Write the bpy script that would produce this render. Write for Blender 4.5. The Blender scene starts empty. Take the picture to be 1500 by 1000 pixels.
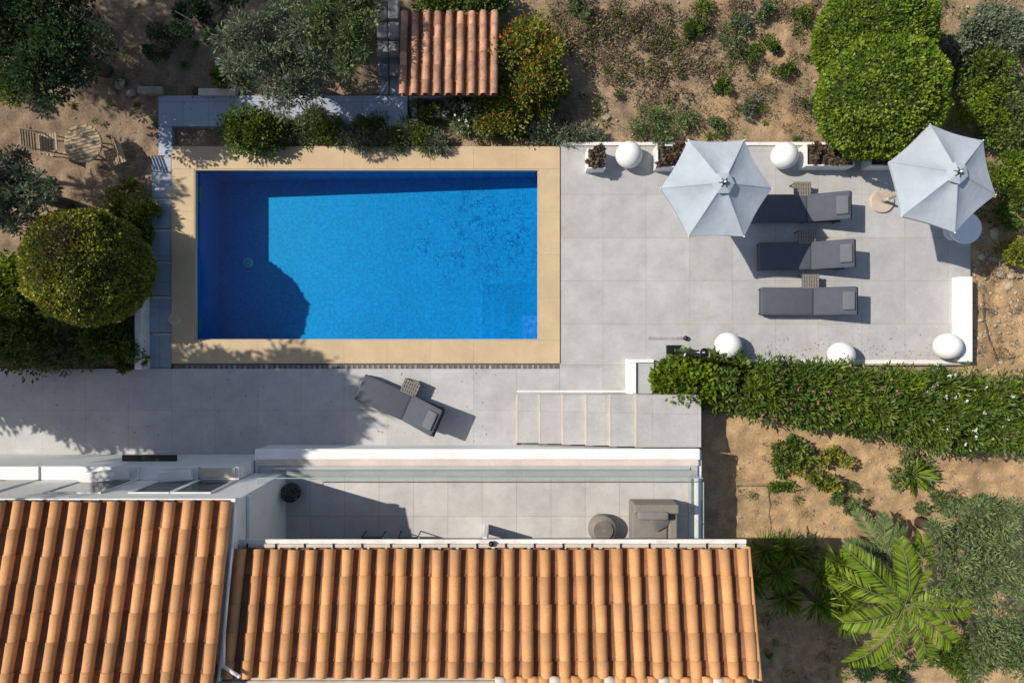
import bpy, bmesh, math, random
import numpy as np
from mathutils import Vector, Matrix, noise as mn
random.seed(7); rng=np.random.default_rng(7)
H=16.0; S=62.5
def P(px,py,z=0.0):
    k=(H-z)/H/S
    return ((px-750)*k,(500-py)*k,z)
def sm(a,b,x):
    t=min(1,max(0,(x-a)/(b-a))); return t*t*(3-2*t)
def gz(x,y):
    z=-0.12
    z+=0.55*sm(4.9,9.5,y)
    z-=0.12*sm(10.8,11.6,x)
    z-=0.25*sm(-1.8,-3.2,y)*sm(4.0,4.8,x)
    return z
def PG(px,py,h=0.0):
    z=0
    for _ in range(4):
        x,y,_z=P(px,py,z); z=gz(x,y)+h
    return (x,y,z)
scene=bpy.context.scene
col=scene.collection
# ---------- materials ----------
def newmat(name):
    m=bpy.data.materials.new(name); m.use_nodes=True
    nt=m.node_tree; nt.nodes.clear()
    out=nt.nodes.new('ShaderNodeOutputMaterial')
    b=nt.nodes.new('ShaderNodeBsdfPrincipled')
    nt.links.new(b.outputs[0],out.inputs[0])
    return m,nt,b,out
def coords(nt,scale=(1,1,1),loc=(0,0,0)):
    tc=nt.nodes.new('ShaderNodeTexCoord'); mp=nt.nodes.new('ShaderNodeMapping')
    mp.inputs['Scale'].default_value=scale; mp.inputs['Location'].default_value=loc
    nt.links.new(tc.outputs['Object'],mp.inputs[0]); return mp.outputs[0]
def noise(nt,vec,scale,detail=5,rough=.6):
    n=nt.nodes.new('ShaderNodeTexNoise'); n.inputs['Scale'].default_value=scale
    n.inputs['Detail'].default_value=detail; n.inputs['Roughness'].default_value=rough
    if vec: nt.links.new(vec,n.inputs['Vector'])
    return n.outputs['Fac']
def ramp(nt,fac,stops):
    r=nt.nodes.new('ShaderNodeValToRGB'); e=r.color_ramp.elements
    while len(e)<len(stops): e.new(0.5)
    for i,(p,c) in enumerate(stops):
        e[i].position=p; e[i].color=(*c,1) if len(c)==3 else c
    nt.links.new(fac,r.inputs[0]); return r.outputs[0]
def math_(nt,op,a,b=None):
    m=nt.nodes.new('ShaderNodeMath'); m.operation=op
    for s,v in ((m.inputs[0],a),(m.inputs[1],b)):
        if v is None: continue
        if isinstance(v,(int,float)): s.default_value=v
        else: nt.links.new(v,s)
    return m.outputs[0]
def mix(nt,f,a,b,mode='MIX'):
    m=nt.nodes.new('ShaderNodeMix'); m.data_type='RGBA'; m.blend_type=mode
    for s,v in ((m.inputs[0],f),(m.inputs[6],a),(m.inputs[7],b)):
        if isinstance(v,(int,float)): s.default_value=v
        elif isinstance(v,tuple): s.default_value=(*v,1)
        else: nt.links.new(v,s)
    return m.outputs[2]
def bump(nt,b,h,strength=.3,dist=.02):
    n=nt.nodes.new('ShaderNodeBump'); n.inputs['Strength'].default_value=strength; n.inputs['Distance'].default_value=dist
    nt.links.new(h,n.inputs['Height']); nt.links.new(n.outputs[0],b.inputs['Normal'])
def g(v): return (v,v,v)
def simple(name,c,rough=.7,var=.18,scale=3,fine=40,isl=0.0,bmp=.2,dirt=None,metal=0):
    m,nt,b,o=newmat(name); v=coords(nt)
    f=ramp(nt,noise(nt,v,scale),[(.3,g(1-var)),(.7,g(1+var))])
    c1=mix(nt,1.0,c,f,'MULTIPLY')
    f2=noise(nt,v,fine,3)
    c1=mix(nt,1.0,c1,ramp(nt,f2,[(.3,g(1-var*.7)),(.7,g(1+var*.7))]),'MULTIPLY')
    if isl>0:
        ge=nt.nodes.new('ShaderNodeNewGeometry')
        c1=mix(nt,1.0,c1,ramp(nt,ge.outputs['Random Per Island'],[(0,g(1-isl)),(1,g(1+isl))]),'MULTIPLY')
    if dirt:
        c1=mix(nt,ramp(nt,noise(nt,v,2.2,8,.7),[(.5,g(0)),(.72,g(.8))]),c1,dirt)
    nt.links.new(c1,b.inputs['Base Color']); b.inputs['Roughness'].default_value=rough; b.inputs['Metallic'].default_value=metal
    if bmp: bump(nt,b,f2,bmp,.01)
    return m
def tilemat(name,c,w,ox,oy,joint,var=.05,mort=.006):
    m,nt,b,o=newmat(name); v=coords(nt,(1,1,1),(-ox,-oy,0))
    br=nt.nodes.new('ShaderNodeTexBrick'); br.offset=0; br.squash=1
    br.inputs['Scale'].default_value=1; br.inputs['Brick Width'].default_value=w; br.inputs['Row Height'].default_value=w
    br.inputs['Mortar Size'].default_value=mort; br.inputs['Mortar Smooth'].default_value=.3
    br.inputs['Color1'].default_value=(*[x*(1-var) for x in c],1); br.inputs['Color2'].default_value=(*[x*(1+var) for x in c],1)
    br.inputs['Mortar'].default_value=(*joint,1)
    nt.links.new(v,br.inputs['Vector'])
    c1=mix(nt,1.0,br.outputs['Color'],ramp(nt,noise(nt,v,1.6,8,.75),[(.3,(.80,.80,.81)),(.7,(1.15,1.14,1.12))]),'MULTIPLY')
    fn=noise(nt,v,60,3)
    c1=mix(nt,1.0,c1,ramp(nt,fn,[(.3,g(.87)),(.7,g(1.13))]),'MULTIPLY')
    c1=mix(nt,ramp(nt,noise(nt,coords(nt,(1,1,1),(5,3,0)),.9,10,.78),[(.54,g(0)),(.72,g(.55))]),c1,(c[0]*.75,c[1]*.67,c[2]*.54))
    c1=mix(nt,ramp(nt,noise(nt,v,26,2,.5),[(.74,g(0)),(.78,g(.6))]),c1,(.12,.10,.07))
    nt.links.new(c1,b.inputs['Base Color']); b.inputs['Roughness'].default_value=.6
    bump(nt,b,fn,.1,.004); return m
M={}
M['tile']=tilemat('grey_porcelain_tile',(.415,.405,.395),1.011,1.12,3.44,(.37,.30,.21),mort=.006)
M['baltile']=tilemat('balcony_tile',(.48,.455,.43),.76,.1,-3.1,(.32,.28,.23))
M['bluetile']=tilemat('slate_path',(.30,.34,.40),.6,.1,.2,(.2,.19,.18))
M['coping']=simple('coping_stone',(.51,.375,.22),.75,.11,1.3,35,isl=.02,bmp=.25,dirt=(.45,.33,.20))
M['copedge']=simple('coping_edge',(.56,.44,.28),.7,.08)
M['white']=simple('white_render',(.78,.77,.75),.8,.05,1.2,30,dirt=(.66,.64,.60),bmp=.15)
M['whitegrime']=simple('weathered_white',(.74,.69,.64),.8,.12,1.5,30,dirt=(.50,.43,.36))
M['pinkstone']=simple('pink_stone',(.60,.50,.44),.8,.12,1.5,30)
M['stonegrey']=simple('grey_sill_stone',(.40,.40,.39),.7,.1,1.5,30)
M['cream']=simple('cream_stone',(.52,.46,.38),.7,.1)
M['beige']=simple('beige_render',(.48,.40,.31),.85,.15,2,30,dirt=(.3,.24,.18))
M['drain']=simple('drain_gravel',(.12,.11,.10),.9,.5,30,90,bmp=.6)
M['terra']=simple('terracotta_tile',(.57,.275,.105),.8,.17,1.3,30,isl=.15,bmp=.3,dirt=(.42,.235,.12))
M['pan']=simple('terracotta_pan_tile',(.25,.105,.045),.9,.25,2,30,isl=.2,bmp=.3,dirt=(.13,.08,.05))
M['oldterra']=simple('weathered_tile',(.42,.215,.13),.85,.32,5,30,isl=.28,bmp=.3,dirt=(.20,.14,.11))
M['cushion']=simple('charcoal_cushion',(.076,.083,.102),.95,.08,6,120,bmp=.3)
M['cushion2']=simple('grey_pillow',(.12,.127,.145),.95,.08,6,120,bmp=.3)
M['rattan']=simple('dark_rattan',(.045,.043,.045),.7,.4,60,150,bmp=.6)
M['taupe']=simple('taupe_fabric',(.20,.18,.165),.95,.1,6,120,bmp=.3)
M['wicker']=simple('grey_wicker',(.22,.19,.16),.8,.35,60,150,bmp=.6)
M['metal']=simple('dark_metal',(.03,.03,.035),.35,.1,metal=.6)
M['steel']=simple('painted_steel',(.5,.5,.5),.4,.05,metal=.2)
M['plastic']=simple('white_plastic',(.76,.75,.72),.4,.03,2,30,bmp=.02)
M['soil']=simple('planter_soil',(.07,.05,.035),.95,.3,20,60,bmp=.5)
M['wood']=simple('weathered_wood',(.36,.27,.17),.8,.2,12,60,isl=.2)
M['bark']=simple('bark',(.12,.09,.065),.95,.3,8,40,bmp=.6)
M['stem']=simple('frond_stem',(.13,.17,.05),.7,.1)
M['rock']=simple('limestone_rock',(.36,.29,.21),.9,.2,4,30,isl=.3,bmp=.5)
M['slate']=simple('slate_stone',(.24,.23,.22),.85,.3,5,30,isl=.3,bmp=.5)
M['darkglass']=simple('window_glass',(.03,.04,.05),.08,.1,bmp=0)
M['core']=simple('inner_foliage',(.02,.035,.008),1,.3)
M['violet']=simple('violet_mosaic',(.16,.26,.62),.5,.35,10,60,bmp=0)
def fabric():
    m,nt,b,o=newmat('parasol_fabric'); v=coords(nt)
    c=mix(nt,1.0,(.42,.465,.51),ramp(nt,noise(nt,v,3,6),[(.3,g(.91)),(.7,g(1.07))]),'MULTIPLY')
    nt.links.new(c,b.inputs['Base Color']); b.inputs['Roughness'].default_value=.9
    bump(nt,b,noise(nt,v,5,3),.35,.04)
    t=nt.nodes.new('ShaderNodeBsdfTranslucent'); nt.links.new(c,t.inputs[0])
    ms=nt.nodes.new('ShaderNodeMixShader'); ms.inputs[0].default_value=.15
    nt.links.new(b.outputs[0],ms.inputs[1]); nt.links.new(t.outputs[0],ms.inputs[2]); nt.links.new(ms.outputs[0],o.inputs[0])
    return m
M['fabric']=fabric()
M['seam']=simple('parasol_seam',(.28,.31,.35),.9,.1)
def glassmat(name,tint,rough=.0,ior=1.45):
    m,nt,b,o=newmat(name); nt.nodes.remove(b)
    t=nt.nodes.new('ShaderNodeBsdfTransparent'); t.inputs[0].default_value=(*tint,1)
    gl=nt.nodes.new('ShaderNodeBsdfGlossy'); gl.inputs['Roughness'].default_value=rough
    ms=nt.nodes.new('ShaderNodeMixShader')
    if ior:
        f=nt.nodes.new('ShaderNodeFresnel'); f.inputs[0].default_value=ior; nt.links.new(f.outputs[0],ms.inputs[0])
    else:
        f=nt.nodes.new('ShaderNodeLayerWeight'); nt.links.new(math_(nt,'MULTIPLY',math_(nt,'POWER',f.outputs['Facing'],4.0),.3),ms.inputs[0])
    nt.links.new(t.outputs[0],ms.inputs[1]); nt.links.new(gl.outputs[0],ms.inputs[2])
    nt.links.new(ms.outputs[0],o.inputs[0]); return m,nt,t,gl,f
M['glass'],*_=glassmat('balustrade_glass',(.87,.91,.90),.03,None)
M['glassedge']=simple('glass_edge',(.28,.38,.36),.2,.05,bmp=0)
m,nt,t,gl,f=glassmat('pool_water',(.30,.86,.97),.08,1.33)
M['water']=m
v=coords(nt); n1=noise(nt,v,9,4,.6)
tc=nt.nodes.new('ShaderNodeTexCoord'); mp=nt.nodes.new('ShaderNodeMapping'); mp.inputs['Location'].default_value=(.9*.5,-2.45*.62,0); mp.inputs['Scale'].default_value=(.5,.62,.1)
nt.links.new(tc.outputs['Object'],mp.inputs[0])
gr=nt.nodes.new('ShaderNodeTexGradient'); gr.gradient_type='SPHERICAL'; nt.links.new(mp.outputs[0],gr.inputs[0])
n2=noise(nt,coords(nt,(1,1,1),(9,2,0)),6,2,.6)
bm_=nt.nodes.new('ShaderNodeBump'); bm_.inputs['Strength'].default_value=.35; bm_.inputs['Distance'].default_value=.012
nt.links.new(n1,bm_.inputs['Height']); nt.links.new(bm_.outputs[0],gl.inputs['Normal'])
def ripple_paint(c,w): return ramp(nt,math_(nt,'ABSOLUTE',math_(nt,'SUBTRACT',n2,c)),[(.0,g(1)),(w,g(0))])
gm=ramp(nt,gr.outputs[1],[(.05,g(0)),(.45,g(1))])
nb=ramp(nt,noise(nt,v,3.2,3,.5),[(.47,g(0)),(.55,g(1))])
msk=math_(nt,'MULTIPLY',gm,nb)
tint=mix(nt,math_(nt,'MULTIPLY',ripple_paint(.48,.055),msk),(.30,.86,.97),(.10,.42,.66))  # dark ripple lines painted into the water tint
tint=mix(nt,math_(nt,'MULTIPLY',ripple_paint(.57,.03),msk),tint,(.55,1.0,1.0))  # pale glints painted into the tint along the ripples
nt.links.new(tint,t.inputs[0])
m,nt,b,o=newmat('pool_mosaic'); M['mosaic']=m; v=coords(nt)
br=nt.nodes.new('ShaderNodeTexBrick'); br.offset=0; br.inputs['Scale'].default_value=1
br.inputs['Brick Width'].default_value=.06; br.inputs['Row Height'].default_value=.06; br.inputs['Mortar Size'].default_value=.004
br.inputs['Color1'].default_value=(.005,.185,.42,1); br.inputs['Color2'].default_value=(.010,.265,.53,1); br.inputs['Mortar'].default_value=(.02,.28,.54,1)
nt.links.new(v,br.inputs['Vector'])
c1=mix(nt,1.0,br.outputs['Color'],ramp(nt,noise(nt,coords(nt,(1,1.9,1)),14,5,.8),[(.3,g(.74)),(.5,g(1)),(.72,g(1.28))]),'MULTIPLY')  # streaky noise paints water-ripple light and dark into the tile colour
c1=mix(nt,1.0,c1,ramp(nt,noise(nt,v,.6,3),[(.3,g(.93)),(.7,g(1.07))]),'MULTIPLY')
nt.links.new(c1,b.inputs['Base Color']); b.inputs['Roughness'].default_value=.5
def leafmat(name,stops,trans=.3,rough=.5):
    m,nt,b,o=newmat(name)
    a=nt.nodes.new('ShaderNodeAttribute'); a.attribute_name='rnd'
    c=ramp(nt,a.outputs['Fac'],stops)
    nt.links.new(c,b.inputs['Base Color']); b.inputs['Roughness'].default_value=rough; b.inputs['Specular IOR Level'].default_value=.35
    t=nt.nodes.new('ShaderNodeBsdfTranslucent'); nt.links.new(c,t.inputs[0])
    ms=nt.nodes.new('ShaderNodeMixShader'); ms.inputs[0].default_value=trans
    nt.links.new(b.outputs[0],ms.inputs[1]); nt.links.new(t.outputs[0],ms.inputs[2]); nt.links.new(ms.outputs[0],o.inputs[0]); return m
L={
'green':leafmat('leaf_green',[(0,(.03,.06,.010)),(.5,(.09,.15,.022)),(1,(.22,.30,.05))]),
'lime':leafmat('leaf_lime',[(0,(.05,.10,.006)),(.5,(.135,.22,.014)),(1,(.28,.37,.035))]),
'dark':leafmat('leaf_dark',[(0,(.02,.04,.014)),(.5,(.045,.085,.028)),(1,(.11,.17,.06))]),
'olive':leafmat('leaf_olive',[(0,(.06,.085,.045)),(.5,(.15,.19,.11)),(1,(.32,.36,.24))]),
'gold':leafmat('leaf_gold',[(0,(.09,.05,.028)),(.3,(.14,.15,.015)),(1,(.38,.38,.045))]),
'yellow':leafmat('leaf_yellowgreen',[(0,(.07,.08,.012)),(.5,(.19,.22,.03)),(1,(.42,.36,.05))]),
'dry':leafmat('dry_leaf',[(0,(.12,.08,.05)),(.5,(.29,.22,.13)),(1,(.52,.43,.29))]),
'succ':leafmat('succulent_leaf',[(0,(.12,.075,.06)),(.4,(.20,.15,.10)),(1,(.33,.32,.17))]),
'bluegreen':leafmat('leaf_bluegreen',[(0,(.045,.08,.03)),(.5,(.13,.19,.065)),(1,(.31,.36,.15))]),
'pink':leafmat('petal_pink',[(0,(.5,.08,.14)),(1,(.75,.3,.36))]),
'white':leafmat('petal_white',[(0,(.65,.62,.6)),(1,(.85,.83,.8))]),
'red':leafmat('petal_red',[(0,(.45,.05,.02)),(1,(.65,.16,.05))]),
}
# ---------- mesh helpers ----------
def leafmesh(name,parts,parent=None):
    V=[];R=[];MI=[];mats=[]
    for pts,dirs,Ln,W,rnd,mt in parts:
        n=len(pts)
        if n==0: continue
        d=dirs/np.maximum(np.linalg.norm(dirs,axis=1,keepdims=True),1e-6)
        q=rng.normal(size=(n,3)); s=np.cross(d,q); s/=np.maximum(np.linalg.norm(s,axis=1,keepdims=True),1e-6)
        Ls=(Ln*(.7+.6*rng.random(n)))[:,None] if np.isscalar(Ln) else Ln[:,None]
        Ws=Ls/ (Ln if np.isscalar(Ln) else Ln[:,None]) * W
        mid=pts+d*Ls*.5
        v=np.stack([pts,mid+s*Ws*.5,pts+d*Ls,mid-s*Ws*.5],1).reshape(-1,3)
        V.append(v); R.append(np.repeat(rnd,4))
        if mt not in mats: mats.append(mt)
        MI.append(np.full(n,mats.index(mt)))
    V=np.concatenate(V);R=np.concatenate(R);MI=np.concatenate(MI); n=len(MI)
    me=bpy.data.meshes.new(name); me.vertices.add(4*n); me.vertices.foreach_set('co',V.astype(np.float32).ravel())
    me.loops.add(4*n); me.loops.foreach_set('vertex_index',np.arange(4*n,dtype=np.int32))
    me.polygons.add(n); me.polygons.foreach_set('loop_start',np.arange(0,4*n,4,dtype=np.int32)); me.polygons.foreach_set('loop_total',np.full(n,4,dtype=np.int32))
    me.polygons.foreach_set('material_index',MI.astype(np.int32))
    a=me.attributes.new('rnd','FLOAT','POINT'); a.data.foreach_set('value',R.astype(np.float32))
    for k in mats: me.materials.append(L[k])
    me.update(); me.validate()
    ob=bpy.data.objects.new(name,me); col.objects.link(ob)
    if parent: ob.parent=parent
    return ob
def rdirs(n):
    d=rng.normal(size=(n,3)); return d/np.linalg.norm(d,axis=1,keepdims=True)
def cloud(c,r,n,Ln,W,mt,clumps=None,shell=.45,up=.3,csize=.33,flowers=None):
    c=np.array(c);r=np.array(r,float)
    k=clumps or max(5,n//130)
    cd=rdirs(k); cd[:,2]=np.abs(cd[:,2])*.9-.15
    cr=.45+.5*rng.random(k)**.7
    cc=c+cd*r*cr[:,None]; crad=(csize*(.6+.8*rng.random(k)))*r.mean()
    ct=rng.random(k)
    i=rng.integers(0,k,n); d=rdirs(n); rad=crad[i]*(rng.random(n)**shell)
    pts=cc[i]+d*rad[:,None]
    dirs=d+.5*rdirs(n)+np.array([0,0,up])
    rnd=np.clip(.45*ct[i]+.45*rng.random(n)+.12*d[:,2]+.03,0,1)
    out=[(pts,dirs,Ln,W,rnd,mt)]
    if flowers:
        fm,fn,fs=flowers
        j=rng.integers(0,k,fn); d=rdirs(fn); d[:,2]=np.abs(d[:,2])
        p=cc[j]+d*crad[j][:,None]*1.05
        p=np.repeat(p,4,0); dd=rdirs(len(p)); dd[:,2]=np.abs(dd[:,2])*.5
        out.append((p,dd,fs,fs*.8,rng.random(len(p)),fm))
    return out
class B:
    def __init__(s,name): s.name=name; s.bm=bmesh.new(); s.mats=[]
    def mi(s,m):
        if m not in s.mats: s.mats.append(m)
        return s.mats.index(m)
    def box(s,x0,x1,y0,y1,z0,z1,m,bev=0,rot=None,seg=2):
        t=bmesh.new(); bmesh.ops.create_cube(t,size=1)
        for v in t.verts:
            v.co=Vector(((x0+x1)/2+v.co.x*(x1-x0),(y0+y1)/2+v.co.y*(y1-y0),(z0+z1)/2+v.co.z*(z1-z0)))
        if bev: bmesh.ops.bevel(t,geom=t.edges[:],offset=bev,segments=seg,affect='EDGES',profile=.5)
        if rot: t.transform(rot)
        s.merge(t,m,bev>0 and seg>2)
    def merge(s,t,m,smooth=False):
        i=s.mi(m); vm={}
        for v in t.verts: vm[v]=s.bm.verts.new(v.co)
        for f in t.faces:
            try:
                nf=s.bm.faces.new([vm[v] for v in f.verts]); nf.material_index=i; nf.smooth=smooth
            except ValueError: pass
        t.free()
    def cyl(s,p0,p1,r0,r1,m,seg=12,caps=True,smooth=True):
        p0=Vector(p0);p1=Vector(p1);d=(p1-p0)
        t=bmesh.new(); bmesh.ops.create_cone(t,cap_ends=caps,segments=seg,radius1=r0,radius2=r1,depth=d.length)
        q=Vector((0,0,1)).rotation_difference(d.normalized()).to_matrix().to_4x4()
        t.transform(Matrix.Translation((p0+p1)/2)@q); s.merge(t,m,smooth)
    def sph(s,c,r,m,sub=3,sc=(1,1,1),jit=0):
        t=bmesh.new(); bmesh.ops.create_icosphere(t,subdivisions=sub,radius=1)
        for v in t.verts:
            k=1+(random.uniform(-jit,jit) if jit else 0)
            v.co=Vector((c[0]+v.co.x*r*sc[0]*k,c[1]+v.co.y*r*sc[1]*k,c[2]+v.co.z*r*sc[2]*k))
        s.merge(t,m,jit==0)
    def face(s,vs,m,smooth=False):
        f=s.bm.faces.new([s.bm.verts.new(v) for v in vs]); f.material_index=s.mi(m); f.smooth=smooth
    def done(s,parent=None,loc=None,rotz=0):
        me=bpy.data.meshes.new(s.name); s.bm.normal_update(); s.bm.to_mesh(me); s.bm.free()
        for m in s.mats: me.materials.append(M[m])
        o=bpy.data.objects.new(s.name,me); col.objects.link(o)
        if parent: o.parent=parent
        if loc: o.location=loc
        o.rotation_euler[2]=rotz
        return o
def empty(name):
    e=bpy.data.objects.new(name,None); col.objects.link(e); return e
def pbox(b,px0,px1,py0,py1,z0,z1,m,bev=0,seg=2):
    a=P(px0,py1,z1); c=P(px1,py0,z1); b.box(a[0],c[0],a[1],c[1],z0,z1,m,bev,None,seg)
# ---------- ground ----------
def axis(lo,hi,st):
    a=list(np.arange(lo,hi+1e-6,st)); e=[.5,1.5,4,10,25,60,150,300]
    return np.array([lo-k for k in reversed(e)]+a+[hi+k for k in e])
xs=axis(-14,14,.1); ys=axis(-10,10,.1); nx,ny=len(xs),len(ys)
co=np.zeros((nx*ny,3),np.float32); cc=np.ones((nx*ny,4),np.float32)
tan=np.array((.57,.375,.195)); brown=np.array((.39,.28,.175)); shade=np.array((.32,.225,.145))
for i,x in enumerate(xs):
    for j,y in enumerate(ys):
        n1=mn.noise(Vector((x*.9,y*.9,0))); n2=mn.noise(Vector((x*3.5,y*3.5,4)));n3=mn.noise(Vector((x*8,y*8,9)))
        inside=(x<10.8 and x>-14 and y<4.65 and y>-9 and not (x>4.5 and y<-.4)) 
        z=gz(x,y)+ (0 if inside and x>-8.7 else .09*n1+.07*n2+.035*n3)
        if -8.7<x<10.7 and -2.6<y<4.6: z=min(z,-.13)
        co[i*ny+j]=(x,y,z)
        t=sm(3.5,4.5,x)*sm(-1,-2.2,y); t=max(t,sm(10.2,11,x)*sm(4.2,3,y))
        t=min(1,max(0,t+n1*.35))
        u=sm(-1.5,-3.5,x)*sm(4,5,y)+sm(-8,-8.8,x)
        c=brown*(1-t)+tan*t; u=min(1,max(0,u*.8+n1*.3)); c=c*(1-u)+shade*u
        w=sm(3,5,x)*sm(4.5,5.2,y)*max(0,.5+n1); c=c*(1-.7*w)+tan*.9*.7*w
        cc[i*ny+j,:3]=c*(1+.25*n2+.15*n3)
faces=[]
for i in range(nx-1):
    for j in range(ny-1):
        mx=(xs[i]+xs[i+1])/2; my=(ys[j]+ys[j+1])/2
        if -7.6<mx<.75 and -.1<my<4.2: continue
        a=i*ny+j; faces.append((a,a+ny,a+ny+1,a+1))
me=bpy.data.meshes.new('ground'); me.from_pydata(co.tolist(),[],faces)
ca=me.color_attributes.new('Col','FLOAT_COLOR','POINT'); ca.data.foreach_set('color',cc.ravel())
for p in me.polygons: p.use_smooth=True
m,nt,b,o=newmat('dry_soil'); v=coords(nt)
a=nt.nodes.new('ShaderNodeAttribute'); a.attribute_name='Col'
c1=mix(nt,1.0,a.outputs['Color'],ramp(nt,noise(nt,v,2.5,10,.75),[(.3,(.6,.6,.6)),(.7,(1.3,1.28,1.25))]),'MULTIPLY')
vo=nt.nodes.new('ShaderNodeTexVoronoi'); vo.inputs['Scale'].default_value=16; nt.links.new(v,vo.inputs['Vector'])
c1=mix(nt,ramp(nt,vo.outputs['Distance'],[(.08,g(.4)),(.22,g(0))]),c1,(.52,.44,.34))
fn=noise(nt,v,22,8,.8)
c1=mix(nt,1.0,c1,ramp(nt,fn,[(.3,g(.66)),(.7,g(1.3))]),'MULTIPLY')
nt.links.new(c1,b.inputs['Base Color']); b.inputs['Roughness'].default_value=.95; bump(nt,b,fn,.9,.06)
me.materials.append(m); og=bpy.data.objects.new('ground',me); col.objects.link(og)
# ---------- terrace ----------
t=B('terrace')
pbox(t,820,1422,213,535,-.6,0,'tile',.008,1)
pbox(t,820.1,950,535.1,578,-.6,0,'tile')
pbox(t,-120,757,540,668,-.6,0,'tile')
pbox(t,757.1,819.9,540,578,-.6,0,'tile')
pbox(t,255,819.8,532,539.8,-.6,-.012,'drain')
for i in range(70):
    a=P(272+i*7.8,534,0); t.box(a[0],a[0]+.05,a[1]-.09,a[1]-.01,-.012,-.004,'slate')
pbox(t,820,1335,208,213,-.4,.05,'whitegrime',.01)
pbox(t,1034,1420,527,533,-.4,.03,'whitegrime',.01)
t.done()
t=B('garden_steps')
e=[757,790,824,858,893,931,1027]
for k in range(6):
    z=.13*(k+1)-.04; x0=P(e[k],0,z)[0]; x1=P(e[k+1],0,z)[0]; y1=P(0,578,z)[1]; y0=-2.362
    t.box(x0,x1 if k==5 else x1+.1,y0,y1,-.5,z-.03,'tile')
    t.box(x0-.012,x0+.03,y0,y1+.004,z-.03,z,'cream',.004,None,1)
    t.box(x0+.032,x1-.014 if k<5 else x1,y0,y1,z-.03+.002,z-.002,'tile')
t.box(P(757,0,0)[0],P(1027,0,.74)[0],y1+.006,y1+.04,-.5,.02,'white')
t.done()
# coping
t=B('pool_coping')
X0,X1=P(252,0)[0],P(820,0)[0]; Y1,Y0=P(0,215)[1],P(0,532)[1]
x0,x1=P(285,0)[0],P(789.5,0)[0]; y1,y0=P(0,248)[1],P(0,498.5)[1]
def row(a,b,c,d,n,hor):
    for i in range(n):
        if hor:
            u=a+(b-a)*i/n; w=a+(b-a)*(i+1)/n; t.box(u+.0006,w-.0006,c,d,-.1,.03,'coping',.002,None,1)
        else:
            u=c+(d-c)*i/n; w=c+(d-c)*(i+1)/n; t.box(a,b,u+.0006,w-.0006,-.1,.03,'coping',.002,None,1)
row(X0,X1,y1,Y1,9,True); row(X0,X1,Y0,y0,9,True)
row(X0,x0,y0+.002,y1-.002,4,False); row(x1,X1,y0+.002,y1-.002,4,False)
e_=.03
t.box(x0,x1,y1-e_,y1-.003,-.1,.022,'copedge',.01); t.box(x0,x1,y0+.003,y0+e_,-.1,.022,'copedge',.01)
t.box(x0+.003,x0+e_,y0+e_+.003,y1-e_-.003,-.1,.022,'copedge',.01); t.box(x1-e_,x1-.003,y0+e_+.003,y1-e_-.003,-.1,.022,'copedge',.01)
t.box(X0+.01,x0-.03,Y0+.01,Y1-.01,-1,-.105,'cream') 
t.done()
for (px,py,r) in ((252,281,.14),(256,467,.15)):
    t=B('skimmer_lid'); c=P(px,py,.03)
    t.cyl((c[0],c[1],.0),(c[0],c[1],.045),r,r,'cream',28,smooth=False); t.cyl((c[0],c[1],.045),(c[0],c[1],.052),r*.78,r*.76,'copedge',28,smooth=False)
    t.cyl((c[0],c[1],.052),(c[0],c[1],.058),.02,.02,'beige',10); t.done()
# pool
t=B('swimming_pool')
zl,zr=-1.38,-.8
A=[(x0,y0),(x1,y0),(x1,y1),(x0,y1)]
zz=[zl,zr,zr,zl]
t.face([(A[i][0],A[i][1],zz[i]) for i in range(4)],'mosaic')
for i in range(4):
    j=(i+1)%4
    t.face([(A[i][0],A[i][1],zz[i]),(A[i][0],A[i][1],-.1),(A[j][0],A[j][1],-.1),(A[j][0],A[j][1],zz[j])],'mosaic')
for k,(px,py,z) in enumerate(((706,416,-.66),(722,430,-.52),(738,444,-.38),(765,461,-.2))):
    a=P(px,py,z); t.box(a[0],x1-.002-k*.001,y0+.002+k*.001,a[1],-1,z,'mosaic',.008,None,1)
a=P(766,462,-.19); c=P(788,497,-.19); t.box(a[0],c[0],c[1],a[1],-.199,-.19,'violet')
c=P(364,385,-1.28); t.cyl((c[0],c[1],-1.36),(c[0],c[1],-1.24),.13,.12,'plastic',24); t.cyl((c[0],c[1],-1.24),(c[0],c[1],-1.225),.085,.08,'cream',20)
for py in (280,468):
    c=P(287,py,-.3); t.box(x0+.001,x0+.03,c[1]-.3,c[1]+.1,-.3,-.14,'cream',.005)
t.done()
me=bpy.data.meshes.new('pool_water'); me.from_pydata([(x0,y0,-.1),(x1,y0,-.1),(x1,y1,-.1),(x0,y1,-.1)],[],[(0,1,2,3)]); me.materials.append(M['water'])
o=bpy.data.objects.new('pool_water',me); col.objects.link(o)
# ---------- left paths ----------
t=B('garden_path')
pbox(t,232,597,140,185,-.5,.04,'bluetile',.01,1); pbox(t,232,252,185.2,228,-.5,.035,'bluetile',.01,1)
ee=[228,290,335,382,433,487,540]
for k in range(6):
    pbox(t,212 if k>3 else 222,251,ee[k]+.2,ee[k+1],-.9,.025-.02*k,'bluetile',.012,1)
    a=P(222,ee[k]+1,0); t.box(a[0],a[0]+.46,a[1]-.05,a[1],.02-.02*k,.032-.02*k,'cream')
pbox(t,290,345,129,140,-.3,.12,'cream',.02); pbox(t,200,238,126,137,-.3,.12,'rock',.03)
t.done()
t=B('retaining_wall'); pbox(t,197,207,433,541,-.5,.3,'whitegrime',.01); t.done()
t=B('retaining_wall'); a=P(1403,405,.3); c=P(1425,530,.3)
t.box(a[0]+.06,c[0],c[1],a[1],-.8,.3,'white',.015); t.done()
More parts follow.
